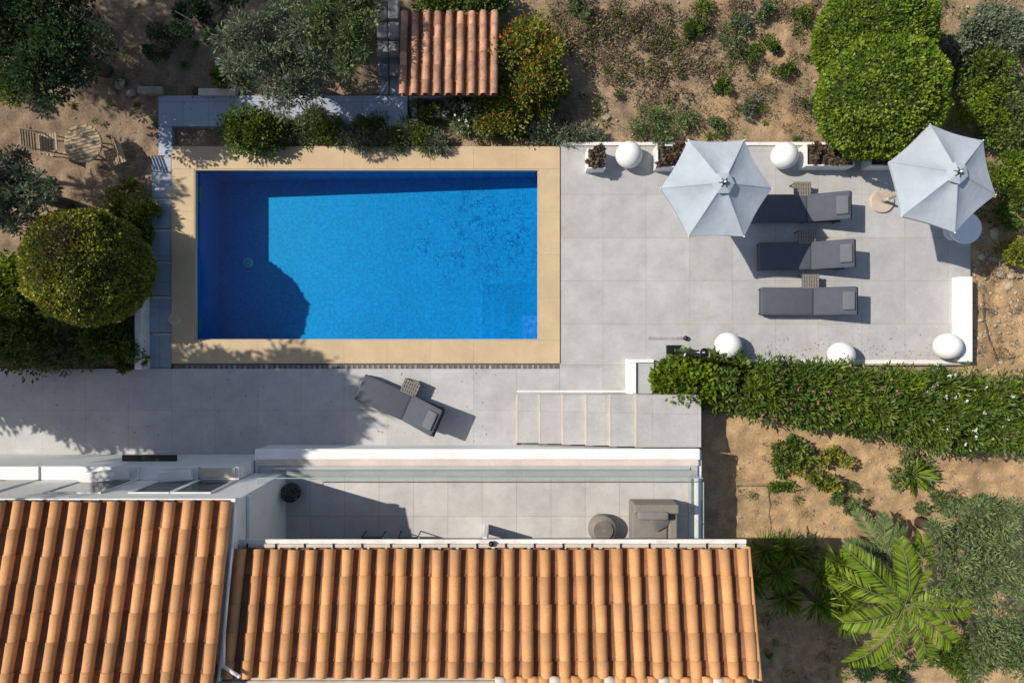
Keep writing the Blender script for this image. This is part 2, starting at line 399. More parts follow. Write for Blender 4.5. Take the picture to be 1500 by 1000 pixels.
t=B('planter_wall'); pbox(t,920,958,526,531,-.3,.35,'white',.01); pbox(t,920,932,531.3,580,-.3,.35,'white',.01); pbox(t,932.2,958,531.3,577,-.3,.28,'stonegrey'); pbox(t,932.2,958,577.2,581,-.3,.35,'white',.01); t.done()
# ---------- house ----------
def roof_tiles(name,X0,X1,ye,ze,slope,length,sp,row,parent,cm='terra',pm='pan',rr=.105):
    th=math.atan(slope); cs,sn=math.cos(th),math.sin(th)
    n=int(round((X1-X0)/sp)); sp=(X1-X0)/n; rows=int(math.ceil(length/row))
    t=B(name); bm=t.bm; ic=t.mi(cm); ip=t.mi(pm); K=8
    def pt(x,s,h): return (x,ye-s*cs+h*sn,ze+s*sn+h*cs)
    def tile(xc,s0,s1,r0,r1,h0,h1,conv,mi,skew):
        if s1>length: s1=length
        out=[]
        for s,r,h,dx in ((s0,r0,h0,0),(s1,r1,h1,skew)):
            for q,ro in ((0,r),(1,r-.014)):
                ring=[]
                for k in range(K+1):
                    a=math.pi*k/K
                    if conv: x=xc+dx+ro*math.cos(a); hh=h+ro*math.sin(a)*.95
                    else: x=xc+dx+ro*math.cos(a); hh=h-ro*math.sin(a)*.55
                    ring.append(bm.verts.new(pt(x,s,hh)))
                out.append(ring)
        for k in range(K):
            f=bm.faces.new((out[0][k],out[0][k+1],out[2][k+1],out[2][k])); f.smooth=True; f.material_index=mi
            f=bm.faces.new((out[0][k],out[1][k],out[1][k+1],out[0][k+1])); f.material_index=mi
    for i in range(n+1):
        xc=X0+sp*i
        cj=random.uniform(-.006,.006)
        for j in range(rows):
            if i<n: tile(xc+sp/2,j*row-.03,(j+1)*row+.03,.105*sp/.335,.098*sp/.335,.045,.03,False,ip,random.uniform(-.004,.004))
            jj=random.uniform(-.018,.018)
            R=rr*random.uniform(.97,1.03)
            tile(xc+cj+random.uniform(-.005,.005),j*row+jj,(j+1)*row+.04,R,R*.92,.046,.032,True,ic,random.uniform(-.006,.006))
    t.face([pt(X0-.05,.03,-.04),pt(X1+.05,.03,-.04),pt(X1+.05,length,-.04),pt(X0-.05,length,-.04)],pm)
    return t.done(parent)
house=empty('white_villa')
t=B('walls')
XR=-5.06
t.box(-14,-5.72,-2.9,-2.64,0,1.6,'white',.01)
t.box(-14,XR,-12,-2.91,-.5,3.55,'white')
t.box(-14,-5.74,-2.905,-2.62,1.602,1.66,'white',.01)
t.box(XR+.002,4.15,-12,-4.75,-.5,3.35,'white')
t.box(XR+.002,4.15,-4.75,-4.6,3.0,3.35,'white')
t.box(XR+.01,-5.0,-4.6,-2.95,.9,3.0,'white')
t.box(-5.7,4.2,-4.75,-2.42,-.5,.86,'white')
t.box(-5.66,4.14,-2.60,-2.365,.862,.97,'white',.015)
t.box(-5.64,4.12,-2.74,-2.602,.862,.94,'pinkstone',.01)
t.box(-5.62,4.10,-2.98,-2.742,.862,.925,'stonegrey',.008)
t.done(house)
t=B('balcony_floor'); t.box(XR+.004,3.98,-4.74,-2.985,.80,.90,'baltile'); t.done(house)
t=B('glass_balustrade')
gy=-2.80; n=5; gx0=P(403,0,.9)[0]; gx1=P(1010,0,.9)[0]
t.box(gx0,gx1,gy-.03,gy+.03,.926,.965,'steel',.005,None,1)
for i in range(n):
    a=gx0+(gx1-gx0)*i/n+.01; b_=gx0+(gx1-gx0)*(i+1)/n-.01
    t.face([(a,gy,.965),(a,gy,1.99),(b_,gy,1.99),(b_,gy,.965)],'glass'); t.box(a,b_,gy-.009,gy+.009,1.992,2.006,'glassedge')
for i in range(2):
    a=-4.6+.87*i
    t.face([(gx1,a,.965),(gx1,a+.85,.965),(gx1,a+.85,1.99),(gx1,a,1.99)],'glass'); t.box(gx1-.009,gx1+.009,a,a+.85,1.992,2.006,'glassedge')
t.box(gx1-.03,gx1+.03,-4.62,-2.99,.926,.96,'steel')
t.box(gx1+.1,gx1+.18,-4.7,-2.99,.862,.98,'white',.01)
t.face([(gx0,-3.4,.965),(gx0,-2.82,.965),(gx0,-2.82,1.99),(gx0,-3.4,1.99)],'glass'); t.box(gx0-.009,gx0+.009,-3.4,-2.82,1.992,2.006,'glassedge')
t.done(house)
t=B('windows')
for (a,b_,rz) in ((-8.95,-7.9,7),(-7.3,-6.6,5),(-10.7,-10.0,0),(-6.5,-5.8,0)):
    t.box(a,b_,-2.93,-2.902,1.75,2.9,'darkglass'); t.box(a-.08,b_+.08,-2.90,-2.62,1.662,1.70,'white',.01)
    t.box(a-.04,a,-2.9,-2.885,1.70,2.94,'white'); t.box(b_,b_+.04,-2.9,-2.885,1.70,2.94,'white')
    t.box(a-.04,b_+.04,-2.9,-2.88,2.9,2.95,'white')
    if rz:
        R=Matrix.Translation(((a+b_)/2,-2.88,1.9))@Matrix.Rotation(math.radians(rz),4,'Z')@Matrix.Rotation(math.radians(5),4,'X')
        w=(b_-a)/2; t.box(-w,w,0,.22,-.015,.015,'plastic',.006,R)
t.box(-6.55,-5.78,-2.84,-2.64,1.702,1.76,'cream',.01)
t.box(-8.6,-7.4,-2.638,-2.50,.9,.96,'metal',.01)
t.box(-4.6,-1.2,-4.748,-4.58,1.0,2.9,'darkglass'); t.box(-.8,2.6,-4.748,-4.58,1.0,2.9,'darkglass')
for x in (-4.6,-3.45,-2.3,-1.2,-.8,.35,1.5,2.6): t.box(x-.03,x+.03,-4.578,-4.55,.9,2.95,'white')
t.done(house)
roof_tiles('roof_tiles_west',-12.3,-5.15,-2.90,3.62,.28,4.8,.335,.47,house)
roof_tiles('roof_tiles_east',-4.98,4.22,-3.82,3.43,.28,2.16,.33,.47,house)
t=B('roof_trim')
t.box(-5.08,4.33,-3.83,-3.74,3.26,3.40,'cream',.01); t.box(-5.1,4.34,-3.738,-3.66,3.33,3.37,'whitegrime',.008)
for i in range(18): t.box(-4.9+i*.53,-4.87+i*.53,-3.84,-3.72,3.402,3.415,'metal')
t.box(-12.3,-5.04,-2.94,-2.86,3.45,3.56,'white',.01)
zr_=3.43+.28*2.1
t.box(-5.1,4.33,-12,-3.9,3.2,3.36,'beige')
for i in range(23):
    x=-.2+.19*i
    t.cyl((x-.1,-5.93+random.uniform(-.015,.015),zr_+.06),(x+.12,-5.93,zr_+.05),.085,.075,'terra' if i%5 else 'cream',9)
t.box(-5.5,4.25,-6.6,-5.9,3.3,zr_+.0,'beige',.03)
t.box(-5.6,-.3,-6.6,-5.93,zr_,zr_+.06,'beige',.03)
th=math.atan(.28)
R=Matrix.Translation((0,-3.82,3.43))@Matrix.Rotation(-th,4,'X')
t.box(4.30,4.37,-2.2,.05,-.12,.08,'terra',.02,R)
t.box(-5.125,-5.085,-2.2,.05,-.1,.14,'whitegrime',.01,R)
t.done(house)
t=B('downpipe')
pts=[P(345,738,3.62),P(340,800,3.76),P(334,860,3.9),P(328,930,4.05),P(327,975,4.2),P(350,990,4.25)]
for a,b_ in zip(pts[:-1],pts[1:]):
    t.cyl(a,b_,.03,.03,'plastic',10); t.sph(b_,.033,'plastic',2)
t.sph((0-.38,-3.72,3.44),.055,'metal',2); t.done(house)
# ---------- shed ----------
shed=empty('tiled_shed')
t=B('shed_walls'); t.box(-2.36,-.42,5.6,7.1,-.2,.86,'slate'); t.done(shed)
roof_tiles('shed_roof',-2.37,-.38,7.24,.92,.14,1.92,.255,.32,shed,'oldterra','pan',.082)
t=B('stone_steps')
for k in range(5):
    c=PG(571,140-k*26,0); 
    for q in range(2):
        t.box(c[0]-.25+q*.26,c[0]-.0+q*.26,c[1]-.02,c[1]+.4,c[2]-.2,c[2]+.1+.06*k,'slate',.03)
for q in range(12): t.box(-2.32+.17*q,-2.17+.17*q,5.2+random.uniform(-.02,.02),5.42,-.2,.2,'slate',.02)
t.done()
# ---------- furniture ----------
def parasol(px,py,r,rot):
    t=B('parasol'); za=2.75; ze=2.28; N=6
    c=P(px,py,za); cx,cy=c[0],c[1]
    nr,na=10,8
    def pt(i,j,k,dz=0):
        f=j/nr; a0=rot+math.tau*i/N; u=k/na
        p0=Vector((math.cos(a0),math.sin(a0))); p1=Vector((math.cos(a0+math.tau/N),math.sin(a0+math.tau/N)))
        p=p0.lerp(p1,u)*r*f; s=math.sin(math.pi*u)
        p*=1-.035*s*f
        z=za-(za-ze)*(f**1.08)-.06*s*math.sin(math.pi*min(1,f*.9))+dz
        return (cx+p.x,cy+p.y,z)
    for i in range(N):
        gr=[[t.bm.verts.new(pt(i,j,k)) for k in range(na+1)] for j in range(1,nr+1)]
        for j in range(nr-1):
            for k in range(na):
                f=t.bm.faces.new((gr[j][k],gr[j+1][k],gr[j+1][k+1],gr[j][k+1])); f.smooth=True; f.material_index=t.mi('fabric')
        a0=rot+math.tau*i/N
        sx,sy=-math.sin(a0)*.007,math.cos(a0)*.007
        for j in range(1,nr):
            p=pt(i,j,0,.004); q=pt(i,j+1,0,.004)
            t.face([(p[0]-sx,p[1]-sy,p[2]),(q[0]-sx,q[1]-sy,q[2]),(q[0]+sx,q[1]+sy,q[2]),(p[0]+sx,p[1]+sy,p[2])],'seam')
        e=(cx+r*math.cos(a0),cy+r*math.sin(a0),ze+.002)
        t.cyl((cx,cy,za-.06),(e[0],e[1],e[2]-.03),.012,.01,'steel',6)
        t.sph(e,.018,'plastic',1)
        for k in range(na):
            p0=pt(i,nr,k); p1=pt(i,nr,k+1)
            t.face([p0,p1,(p1[0],p1[1],p1[2]-.06),(p0[0],p0[1],p0[2]-.06)],'fabric')
    for i in range(N):
        a0=rot+math.tau*i/N;a1=a0+math.tau/N; q=.2*r
        t.face([(cx,cy,za+.07),(cx+q*math.cos(a0),cy+q*math.sin(a0),za-.02),(cx+q*math.cos(a1),cy+q*math.sin(a1),za-.02)],'fabric')
    t.cyl((cx,cy,za+.03),(cx,cy,za+.09),.045,.04,'metal',12); t.sph((cx,cy,za+.11),.025,'plastic',2)
    for i in range(N):
        a0=rot+math.tau*i/N; t.cyl((cx+.04*math.cos(a0),cy+.04*math.sin(a0),za+.07),(cx+.10*math.cos(a0),cy+.10*math.sin(a0),za+.035),.010,.008,'metal',6)
    t.cyl((cx,cy,.06),(cx,cy,za),.025,.025,'steel',12)
    t.cyl((cx,cy,.0),(cx,cy,.07),.28,.26,'beige',28,smooth=False); t.cyl((cx,cy,.07),(cx,cy,.35),.035,.035,'steel',12)
    t.done()
parasol(1060,268,1.12,0.0)
parasol(1403,253,1.12,math.radians(-17))
def lounger(cx,cy,ang,seatm='cushion',back=28,side=1):
    t=B('sun_lounger'); W=.62
    t.box(-1.0,1.0,-W/2,-W/2+.05,.17,.25,'rattan',.01); t.box(-1.0,1.0,W/2-.05,W/2,.17,.25,'rattan',.01)
    t.box(-1.0,-.95,-W/2+.05,W/2-.05,.17,.25,'rattan',.01); t.box(.95,1.0,-W/2+.05,W/2-.05,.17,.25,'rattan',.01)
    for i in range(10): t.box(-.93+i*.12,-.87+i*.12,-W/2+.05,W/2-.05,.2,.235,'rattan')
    for x in (-.93,.2,.93):
        for y in (-W/2+.03,W/2-.03): t.cyl((x,y,0),(x,y,.18),.025,.03,'rattan',8)
    t.box(-1.0,.2,-W/2-.01,W/2+.01,.252,.33,seatm,.028,None,3)
    t.box(-.97,.17,-W/2+.02,W/2-.02,.3,.338,seatm,.018,None,3)
    R=Matrix.Translation((.22,0,.27))@Matrix.Rotation(-math.radians(back),4,'Y')
    t.box(0,.92,-W/2+.0,W/2-.0,-.03,.0,'rattan',.01,R)
    t.box(0.0,.9,-W/2-.01,W/2+.01,.003,.08,seatm,.028,R,3)
    t.box(.03,.87,-W/2+.02,W/2-.02,.05,.088,seatm,.018,R,3)
    t.box(.60,.86,-.21,.21,.085,.15,'cushion2',.03,R,3)
    for y in (-.2,.2): t.cyl((.75,y,.2),(.95,y,.62*math.sin(math.radians(back))+.2),.012,.012,'metal',6)
    t.done(None,(cx,cy,0),ang)
def sidetable(cx,cy,ang):
    t=B('side_table')
    t.box(-.2,.2,-.17,.17,.3,.315,'rattan',.004,None,1)
    for i in range(7): t.box(-.19+i*.056,-.155+i*.056,-.165,.165,.316,.328,'wicker')
    for i in range(4): t.box(-.195,.195,-.15+i*.09,-.13+i*.09,.329,.335,'wicker')
    for x in (-.17,.17):
        for y in (-.14,.14): t.cyl((x,y,0),(x,y,.3),.015,.015,'rattan',8)
    t.done(None,(cx,cy,0),ang)
for (px,py,bk,an) in ((1174,304,27,0.0),(1180,374,30,.01),(1183,441,25,-.005)):
    c=P(px,py,.4); lounger(c[0]-.03,c[1],an,back=bk)
for (px,py) in ((1176,277),(1183,347),(1188,412)):
    c=P(px,py,.33); sidetable(c[0],c[1],0)
c=P(585,592,.35); lounger(c[0],c[1],math.radians(-23.5)); c=P(601,568,.33); sidetable(c[0],c[1],math.radians(-23.5))
for (px,py) in ((921,227),(1149,228),(1066,506),(1232,520),(1388,507)):
    t=B('sphere_lamp'); c=P(px,py,.32); t.sph((c[0],c[1],.325),.305,'plastic',4); t.cyl((c[0],c[1],0),(c[0],c[1],.05),.12,.14,'beige',20); t.done()
def planter(px0,px1,py0,py1,h=.42):
    t=B('planter'); a=P(px0,py1,h); c=P(px1,py0,h); x0_,x1_,y0_,y1_=a[0],c[0],a[1],c[1]; w=.03
    t.box(x0_,x1_,y0_,y0_+w,0,h,'plastic',.006); t.box(x0_,x1_,y1_-w,y1_,0,h,'plastic',.006)
    t.box(x0_,x0_+w,y0_+w,y1_-w,0,h-.001,'plastic'); t.box(x1_-w,x1_,y0_+w,y1_-w,0,h-.001,'plastic')
    t.box(x0_+w,x1_-w,y0_+w,y1_-w,.0,h-.06,'soil'); o=t.done()
    n=int(700*(x1_-x0_)/.5); k=max(6,int(n/40))
    cen=np.stack([rng.uniform(x0_+.04,x1_-.04,k),rng.uniform(y0_+.05,y1_-.02,k),rng.uniform(h,h+.12,k)],1)
    i=rng.integers(0,k,n); d=rdirs(n); d[:,2]=np.abs(d[:,2])
    leafmesh('succulents',[(cen[i]+d*.02,d,.09,.05,np.clip((rng.random(n)*.6+.4*rng.random(k)[i])*.6,0,1),'succ')],o)
planter(860,887,217,247); planter(962,1010,212,245); planter(1181,1252,210,243); planter(1275,1325,210,243)
t=B('round_table'); c=P(1415,334,.5); t.cyl((c[0],c[1],.46),(c[0],c[1],.5),.36,.36,'plastic',36,smooth=False); t.cyl((c[0],c[1],0),(c[0],c[1],.46),.04,.04,'plastic',12); t.cyl((c[0],c[1],0),(c[0],c[1],.03),.22,.2,'plastic',24); t.done()
t=B('outdoor_shower'); c=P(988,514,0); x,y=c[0],c[1]
t.box(x-.2,x+.2,y-.14,y+.14,0,.03,'metal',.01); t.cyl((x,y,0),(x,y,2.0),.05,.05,'metal',14)
t.cyl((x,y,2.0),(x+.12,y+.0,2.1),.02,.02,'steel',8); t.cyl((x+.12,y,2.1),(x+.12,y,2.06),.02,.09,'metal',18)
t.cyl((x,y,1.1),(x-.05,y-.1,1.1),.025,.02,'steel',8); t.sph((x+.25,y+.3,.06),.06,'metal',2)
t.box(x-.62,x+.2,y+.27,y+.33,0,.02,'slate',.004)  # flat darker strip lying on the paving behind the pole
t.done()
t=B('armchair'); c=P(956,762,1.2); x,y=c[0],c[1]
zf=.9
t.box(x-.48,x+.48,y-.42,y+.42,zf+.08,zf+.3,'wicker',.02); t.box(x-.48,x+.48,y+.24,y+.44,zf+.3,zf+.72,'wicker',.04)
t.box(x+.3,x+.48,y-.42,y+.236,zf+.3,zf+.55,'wicker',.03); t.box(x-.47,x+.29,y-.43,y+.235,zf+.302,zf+.46,'taupe',.04,None,3)
t.box(x-.4,x+.25,y+.12,y+.3,zf+.42,zf+.78,'taupe',.05,Matrix.Identity(4),3)
R=Matrix.Translation((x+.12,y+.05,zf+.55))@Matrix.Rotation(.5,4,'Z')@Matrix.Rotation(.5,4,'X')
t.box(-.2,.2,-.2,.2,-.06,.06,'taupe',.05,R,3); t.done()
t=B('wicker_pouf'); c=P(883,775,1.2); x,y=c[0],c[1]
prof=[(.22,0),(.29,.08),(.31,.2),(.29,.32),(.2,.38)]
for a,b_ in zip(prof[:-1],prof[1:]): t.cyl((x,y,zf+a[1]),(x,y,zf+b_[1]),a[0],b_[0],'wicker',30,caps=False)
t.cyl((x,y,zf+.378),(x,y,zf+.385),.2,.19,'wicker',30)
for k in range(6):
    R0=.05+.03*k
    for i in range(24):
        a=math.tau*i/24;b2=math.tau*(i+1)/24
        t.cyl((x+R0*math.cos(a),y+R0*math.sin(a),zf+.39),(x+R0*math.cos(b2),y+R0*math.sin(b2),zf+.39),.009,.009,'taupe',4,caps=False)
t.done()
t=B('wicker_lantern'); c=P(425,722,1.2); x,y=c[0],c[1]
for k in range(7):
    a=k*math.pi/7
    for i in range(18):
        u=math.tau*i/18;w=math.tau*(i+1)/18
        def q(u): return (x+.2*math.cos(u)*math.cos(a),y+.2*math.cos(u)*math.sin(a),zf+.25+.24*math.sin(u))
        t.cyl(q(u),q(w),.013,.013,'rattan',5,caps=False)
for z_ in (-.15,-.05,.05,.15):
    rr_=.2*math.sqrt(1-(z_/.24)**2)
    for i in range(18):
        u=math.tau*i/18;w=math.tau*(i+1)/18
        t.cyl((x+rr_*math.cos(u),y+rr_*math.sin(u),zf+.25+z_),(x+rr_*math.cos(w),y+rr_*math.sin(w),zf+.25+z_),.013,.013,'rattan',5,caps=False)
t.done()
def chair(px,py):
    t=B('dining_chair'); c=P(px,py,1.3); x,y=c[0],c[1]-.2
    for dx in (-.22,.22):
        for dy in (-.2,.2): t.cyl((x+dx,y+dy,zf),(x+dx*.9,y+dy*.9,zf+(.85 if dy>0 else .45)),.014,.012,'metal',8)
    t.box(x-.22,x+.22,y-.2,y+.2,zf+.43,zf+.46,'metal',.01)
    for i in range(4): t.box(x-.2,x+.2,y+.17,y+.19,zf+.55+i*.08,zf+.58+i*.08,'metal')
    t.done()
chair(545,785); chair(598,785)
t=B('awning_post'); c=P(712,778,1.3); t.box(c[0]-.05,c[0]+.05,c[1]-.15,c[1]+.05,.9,1.9,'white',.01); t.done()
c=PG(121,210,.7); x,y,z=c
t=B('garden_table'); r=.42
for i in range(-5,6):
    w=math.sqrt(max(0,r*r-(i*.075)**2))
    t.box(-w,w,i*.075-.031,i*.075+.031,-.025,0,'wood',.004,None,1)
for i in range(28):
    a=math.tau*i/28;b2=math.tau*(i+1)/28
    t.cyl((r*math.cos(a),r*math.sin(a),-.03),(r*math.cos(b2),r*math.sin(b2),-.03),.018,.018,'wood',5,caps=False)
for a in range(4): t.cyl((.3*math.cos(a*1.57+.4),.3*math.sin(a*1.57+.4),-.72),(.1*math.cos(a*1.57+.4),.1*math.sin(a*1.57+.4),-.03),.02,.02,'wood',6)
t.done(None,(x,y,z),.25)
def gchair(px,py,rz):
    c=PG(px,py,.45); t=B('garden_chair')
    for i in range(7): t.box(-.2,.2,-.21+i*.062,-.16+i*.062,-.02,0,'wood',.004,None,1)
    for i in range(6): t.box(-.2,.2,.235+i*.012,.25+i*.012,.06+i*.07,.11+i*.07,'wood')
    for sx in (-.2,.2):
        t.cyl((sx,-.2,-.5),(sx,.32,.5),.015,.015,'wood',6); t.cyl((sx,.25,-.5),(sx,-.2,0),.015,.015,'wood',6)
    t.done(None,c,rz)
gchair(70,208,math.radians(95)); gchair(168,229,math.radians(-70))
# ---------- vegetation ----------
def limb_tree(name,base,blobs,Ln,W,mt,clumps=None,csize=.33):
    t=B(name); b0=Vector(base)
    top=sum((Vector(b[0]) for b in blobs),Vector())/len(blobs)
    fork=b0.lerp(top,.45)
    t.cyl(b0,fork,.16,.11,'bark',10)
    for c,r,n in blobs:
        c=Vector(c); mid=fork.lerp(c,.6)+Vector((random.uniform(-.2,.2),random.uniform(-.2,.2),.1))
        t.cyl(fork,mid,.09,.05,'bark',8); t.cyl(mid,c,.05,.02,'bark',6)
        for _ in range(6):
            e=c+Vector((random.uniform(-1,1)*r[0],random.uniform(-1,1)*r[1],random.uniform(-.3,.8)*r[2]))*.8
            t.cyl(mid.lerp(c,.5),e,.025,.008,'bark',5)
    o=t.done()
    parts=[]
    for c,r,n in blobs: parts+=cloud(c,r,n,Ln,W,mt,clumps and max(6,clumps),csize=csize)
    leafmesh('crown',parts,o)
limb_tree('pine_tree',(-13.6,1.2,-.1),[((-11.9,.35,6.9),(1.5,1.15,.9),15000),((-12.9,.1,5.6),(1.6,1.2,1.0),16000),((-14,.3,4.6),(1.7,1.2,1.0),16000),((-15.2,.3,3.9),(1.4,1.1,.9),9000),((-12.9,-.3,7.6),(1.4,1.0,.8),11000)],.21,.075,'dark',csize=.42)
limb_tree('pine_tree',(-14,8.6,-.1),[((-12.4,9.5,6.6),(1.9,1.4,1.0),8000),((-14,8.3,5.4),(1.9,1.2,1.0),7000),((-11.3,9.8,7.6),(1.5,1.2,.9),6000),((-12.6,10.6,8),(1.9,1.5,.9),6000)],.16,.05,'dark')
limb_tree('pine_tree',(-14,4.6,-.1),[((-13.6,4.9,4.6),(1.2,1.0,.8),2500),((-13.4,3.6,4.2),(1.0,.8,.7),1800)],.16,.05,'dark')
def tree_at(name,px,py,zt,rpx,n,Ln,W,mt,flat=.6,subs=4,csize=.33):
    x,y,z=P(px,py,zt); r=rpx/S*(H-zt)/H
    bl=[]
    for i in range(subs):
        a=math.tau*i/subs+random.random(); q=r*.45
        bl.append(((x+q*math.cos(a),y+q*math.sin(a),z+random.uniform(-.2,.1)),(r*.62,r*.62,r*flat*.7),n//subs))
    limb_tree(name,(x,y,gz(x,y)),bl,Ln,W,mt,csize=csize)
tree_at('carob_tree',62,42,2.2,98,20000,.09,.055,'dark',.7,7,.42)
tree_at('olive_tree',405,76,1.9,84,9000,.11,.032,'olive',.6,5,.28)
tree_at('olive_tree',500,25,1.9,78,8000,.11,.035,'bluegreen',.6,5,.28)
tree_at('olive_tree',18,275,1.7,62,7500,.11,.03,'olive',.6,4,.28)
tree_at('fruit_tree',300,15,1.6,55,2200,.1,.05,'dark',.6,3,.25)
tree_at('olive_tree',1440,805,1.8,92,12000,.10,.024,'bluegreen',.7,5,.3)
tree_at('pepper_tree',1475,950,1.6,65,5000,.10,.027,'bluegreen',.7,4,.3)
def topiary(px,py,rpx,mt,n,brown=False,sq=1.0,z0=1.15):
    x,y,_=P(px,py,z0); r=rpx/S*(H-z0)/H
    d=rdirs(n); 
    ns=np.array([mn.noise(Vector(v)*3.2)+.6*mn.noise(Vector(v)*8) for v in d])
    R=r*(.95+.07*ns+.04*rng.random(n)); pts=np.array([x,y,z0])+d*R[:,None]*np.array([1,1,sq])
    rnd=np.clip(.5+.45*ns+.6*(rng.random(n)-.5),0,1)
    if brown:
        q=np.exp(-((d[:,0]-.0)**2+(d[:,1]-.3)**2)/.13)*(d[:,2]>0)*(1+1.2*ns)
        q*=rng.random(n)<.9; rnd=rnd*(1-.95*np.clip(q*1.2,0,1))
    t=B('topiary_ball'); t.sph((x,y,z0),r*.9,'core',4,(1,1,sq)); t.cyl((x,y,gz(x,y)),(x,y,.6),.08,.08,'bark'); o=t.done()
    leafmesh('foliage',[(pts,d+1.0*rdirs(n),.07,.042,rnd,mt)],o)
topiary(130,392,84,'gold',26000,True)
topiary(1279,52,82,'lime',22000,z0=1.1); topiary(1289,143,88,'lime',25000,z0=1.45)
def shrub(name,px,py,rpx,h,n,Ln,W,mt,fl=None,ry=None,csize=.33,clumps=None):
    x,y,z=PG(px,py,h*.5); k=(H-z)/H/S; rx=rpx*k; ryy=(ry or rpx)*k
    o=leafmesh(name,cloud((x,y,z-.05),(rx,ryy,h*.55),int(n),Ln,W,mt,clumps=clumps,csize=csize,flowers=fl))
    return o
shrub('pittosporum_bush',370,190,50,.9,6500,.08,.05,'green',ry=28,csize=.4)
for i,(px,py,r) in enumerate(((440,195,30),(480,190,32),(520,200,34),(565,203,36),(610,204,34),(640,207,22),(455,178,22),(545,186,26),(600,190,24))): shrub('lavender_shrub',px,py,r,.45,2200,.10,.022,('bluegreen','green','olive')[i%3],ry=17,csize=.45)
shrub('lantana_bush',768,95,60,1.3,9500,.08,.045,'yellow',('red',200,.04),ry=68)
shrub('lantana_bush',735,155,50,.9,5500,.08,.045,'yellow',('red',60,.04),ry=42); shrub('lantana_bush',795,140,35,.8,3000,.08,.04,'green',('red',30,.04))
shrub('jasmine_shrub',685,168,42,.7,4500,.08,.03,'bluegreen',('white',90,.05),ry=26)
shrub('jasmine_shrub',625,160,25,.5,1500,.08,.03,'green')
shrub('jasmine_shrub',800,190,45,.4,2000,.08,.03,'olive',ry=20)
shrub('hedge_shrub',670,2,75,1.0,5500,.08,.05,'green',ry=17,csize=.45)
shrub('vine_bush',195,305,36,.8,3600,.08,.05,'yellow',ry=40)
shrub('vine_bush',195,345,25,.6,1500,.08,.05,'green',ry=35)
shrub('green_bush',35,480,60,.9,6500,.12,.05,'green',ry=60); shrub('green_bush',20,410,40,.8,3400,.12,.05,'lime')
shrub('green_bush',150,500,45,.7,3500,.10,.04,'green',ry=38); shrub('green_bush',90,525,50,.6,2400,.1,.03,'bluegreen',ry=18)
shrub('agapanthus_clump',190,520,25,.6,1200,.12,.04,'green')
shrub('green_bush',20,130,30,.6,1800,.1,.04,'green'); shrub('green_bush',330,110,30,.5,1400,.08,.03,'green',ry=18); shrub('green_bush',230,60,30,.5,900,.08,.03,'dark'); shrub('green_bush',465,110,35,.5,1500,.08,.03,'olive',ry=18)
for px,py,r in ((1057,125,14),(1105,82,17),(1130,62,15),(1150,100,14),(1103,157,19),(1068,58,24),(1022,18,24),(1117,12,17),(1048,188,20),(1172,22,16),(1190,150,15),(1012,45,18),(850,10,22),(1085,30,18)):
    shrub('cistus_shrub',px,py,r,.35,800,.07,.025,random.choice(['bluegreen','olive','green']))
shrub('rosemary_shrub',975,182,52,.5,3200,.09,.022,'bluegreen',ry=22)
shrub('rosemary_shrub',840,198,50,.4,1800,.09,.02,'olive',ry=12)
for px,py,r,k in ((1440,100,50,'green'),(1430,150,50,'lime'),(1480,190,45,'green'),(1480,245,40,'lime'),(1490,300,38,'green'),(1495,150,40,'bluegreen'),(1470,40,45,'olive'),(1425,40,30,'olive'),(1490,370,24,'yellow'),(1395,75,25,'olive')):
    shrub('mastic_bush',px,py,r,.8,2600,.08,.04,k,ry=r*.85)
def strip(name,pl,n,Ln,W,mt,h,fl):
    parts=[]
    for (px,py,rx,ry) in pl:
        x,y,z=PG(px,py,h*.6); k=(H-z)/H/S
        parts+=cloud((x,y,z),(rx*k,ry*k,h*.5),n,Ln,W,mt,flowers=random.choice(fl),csize=.34)
        parts+=cloud((x,y,z+.05),(rx*k,ry*k*.9,h*.5),n//6,Ln,W,'lime',csize=.2)
    return leafmesh(name,parts)
strip('oleander_hedge',[(1125+i*52,568+i*6.5,48,47+i*1.5) for i in range(4)],6000,.13,.038,'green',1.1,[('pink',34,.06),('pink',44,.06)])
strip('oleander_hedge',[(1320+i*52,592+i*6,48,56+i*2) for i in range(5)],6500,.13,.038,'green',1.1,[('white',40,.065),('pink',28,.055),('white',50,.06)])
shrub('hibiscus_bush',1010,557,52,1.0,4500,.13,.08,'lime',('pink',10,.06),ry=36); shrub('hibiscus_bush',1062,555,38,1.1,2800,.13,.08,'green',ry=38)
shrub('hibiscus_bush',975,550,22,.8,1000,.12,.07,'green',ry=22)
shrub('bougainvillea',962,572,10,.4,200,.07,.06,'pink')
shrub('yellow_shrub',1150,665,38,.6,1300,.09,.045,'green',ry=24); shrub('yellow_shrub',1205,688,46,.6,1700,.09,.05,'yellow',ry=32,csize=.22); shrub('yellow_shrub',1250,728,32,.5,1000,.09,.03,'bluegreen',ry=22,csize=.22); shrub('yellow_shrub',1145,710,18,.3,500,.08,.04,'green')
def rosette(name,heads,n,Ln,W,mt,el=(.1,1.2)):
    parts=[]
    for (x,y,z) in heads:
        az=rng.random(n)*math.tau; e=rng.uniform(el[0],el[1],n)
        d=np.stack([np.cos(az)*np.cos(e),np.sin(az)*np.cos(e),np.sin(e)],1)
        p=np.array([[x,y,z]])+d*.03
        parts.append((p,d,Ln,W,np.clip(rng.random(n)*.8+.1*d[:,2],0,1),mt))
        k=n//2; parts.append((p[:k]+d[:k]*Ln*.55,d[:k]+.25*rdirs(k)+np.array([0,0,-.25]),Ln*.5,W*.8,rng.random(k),mt))
    return leafmesh(name,parts)
c=PG(1336,694,.1); rosette('agave',[c],70,.48,.055,'lime',(.1,1.1)); shrub('groundcover_plant',1336,690,45,.25,1800,.08,.04,'bluegreen',ry=26)
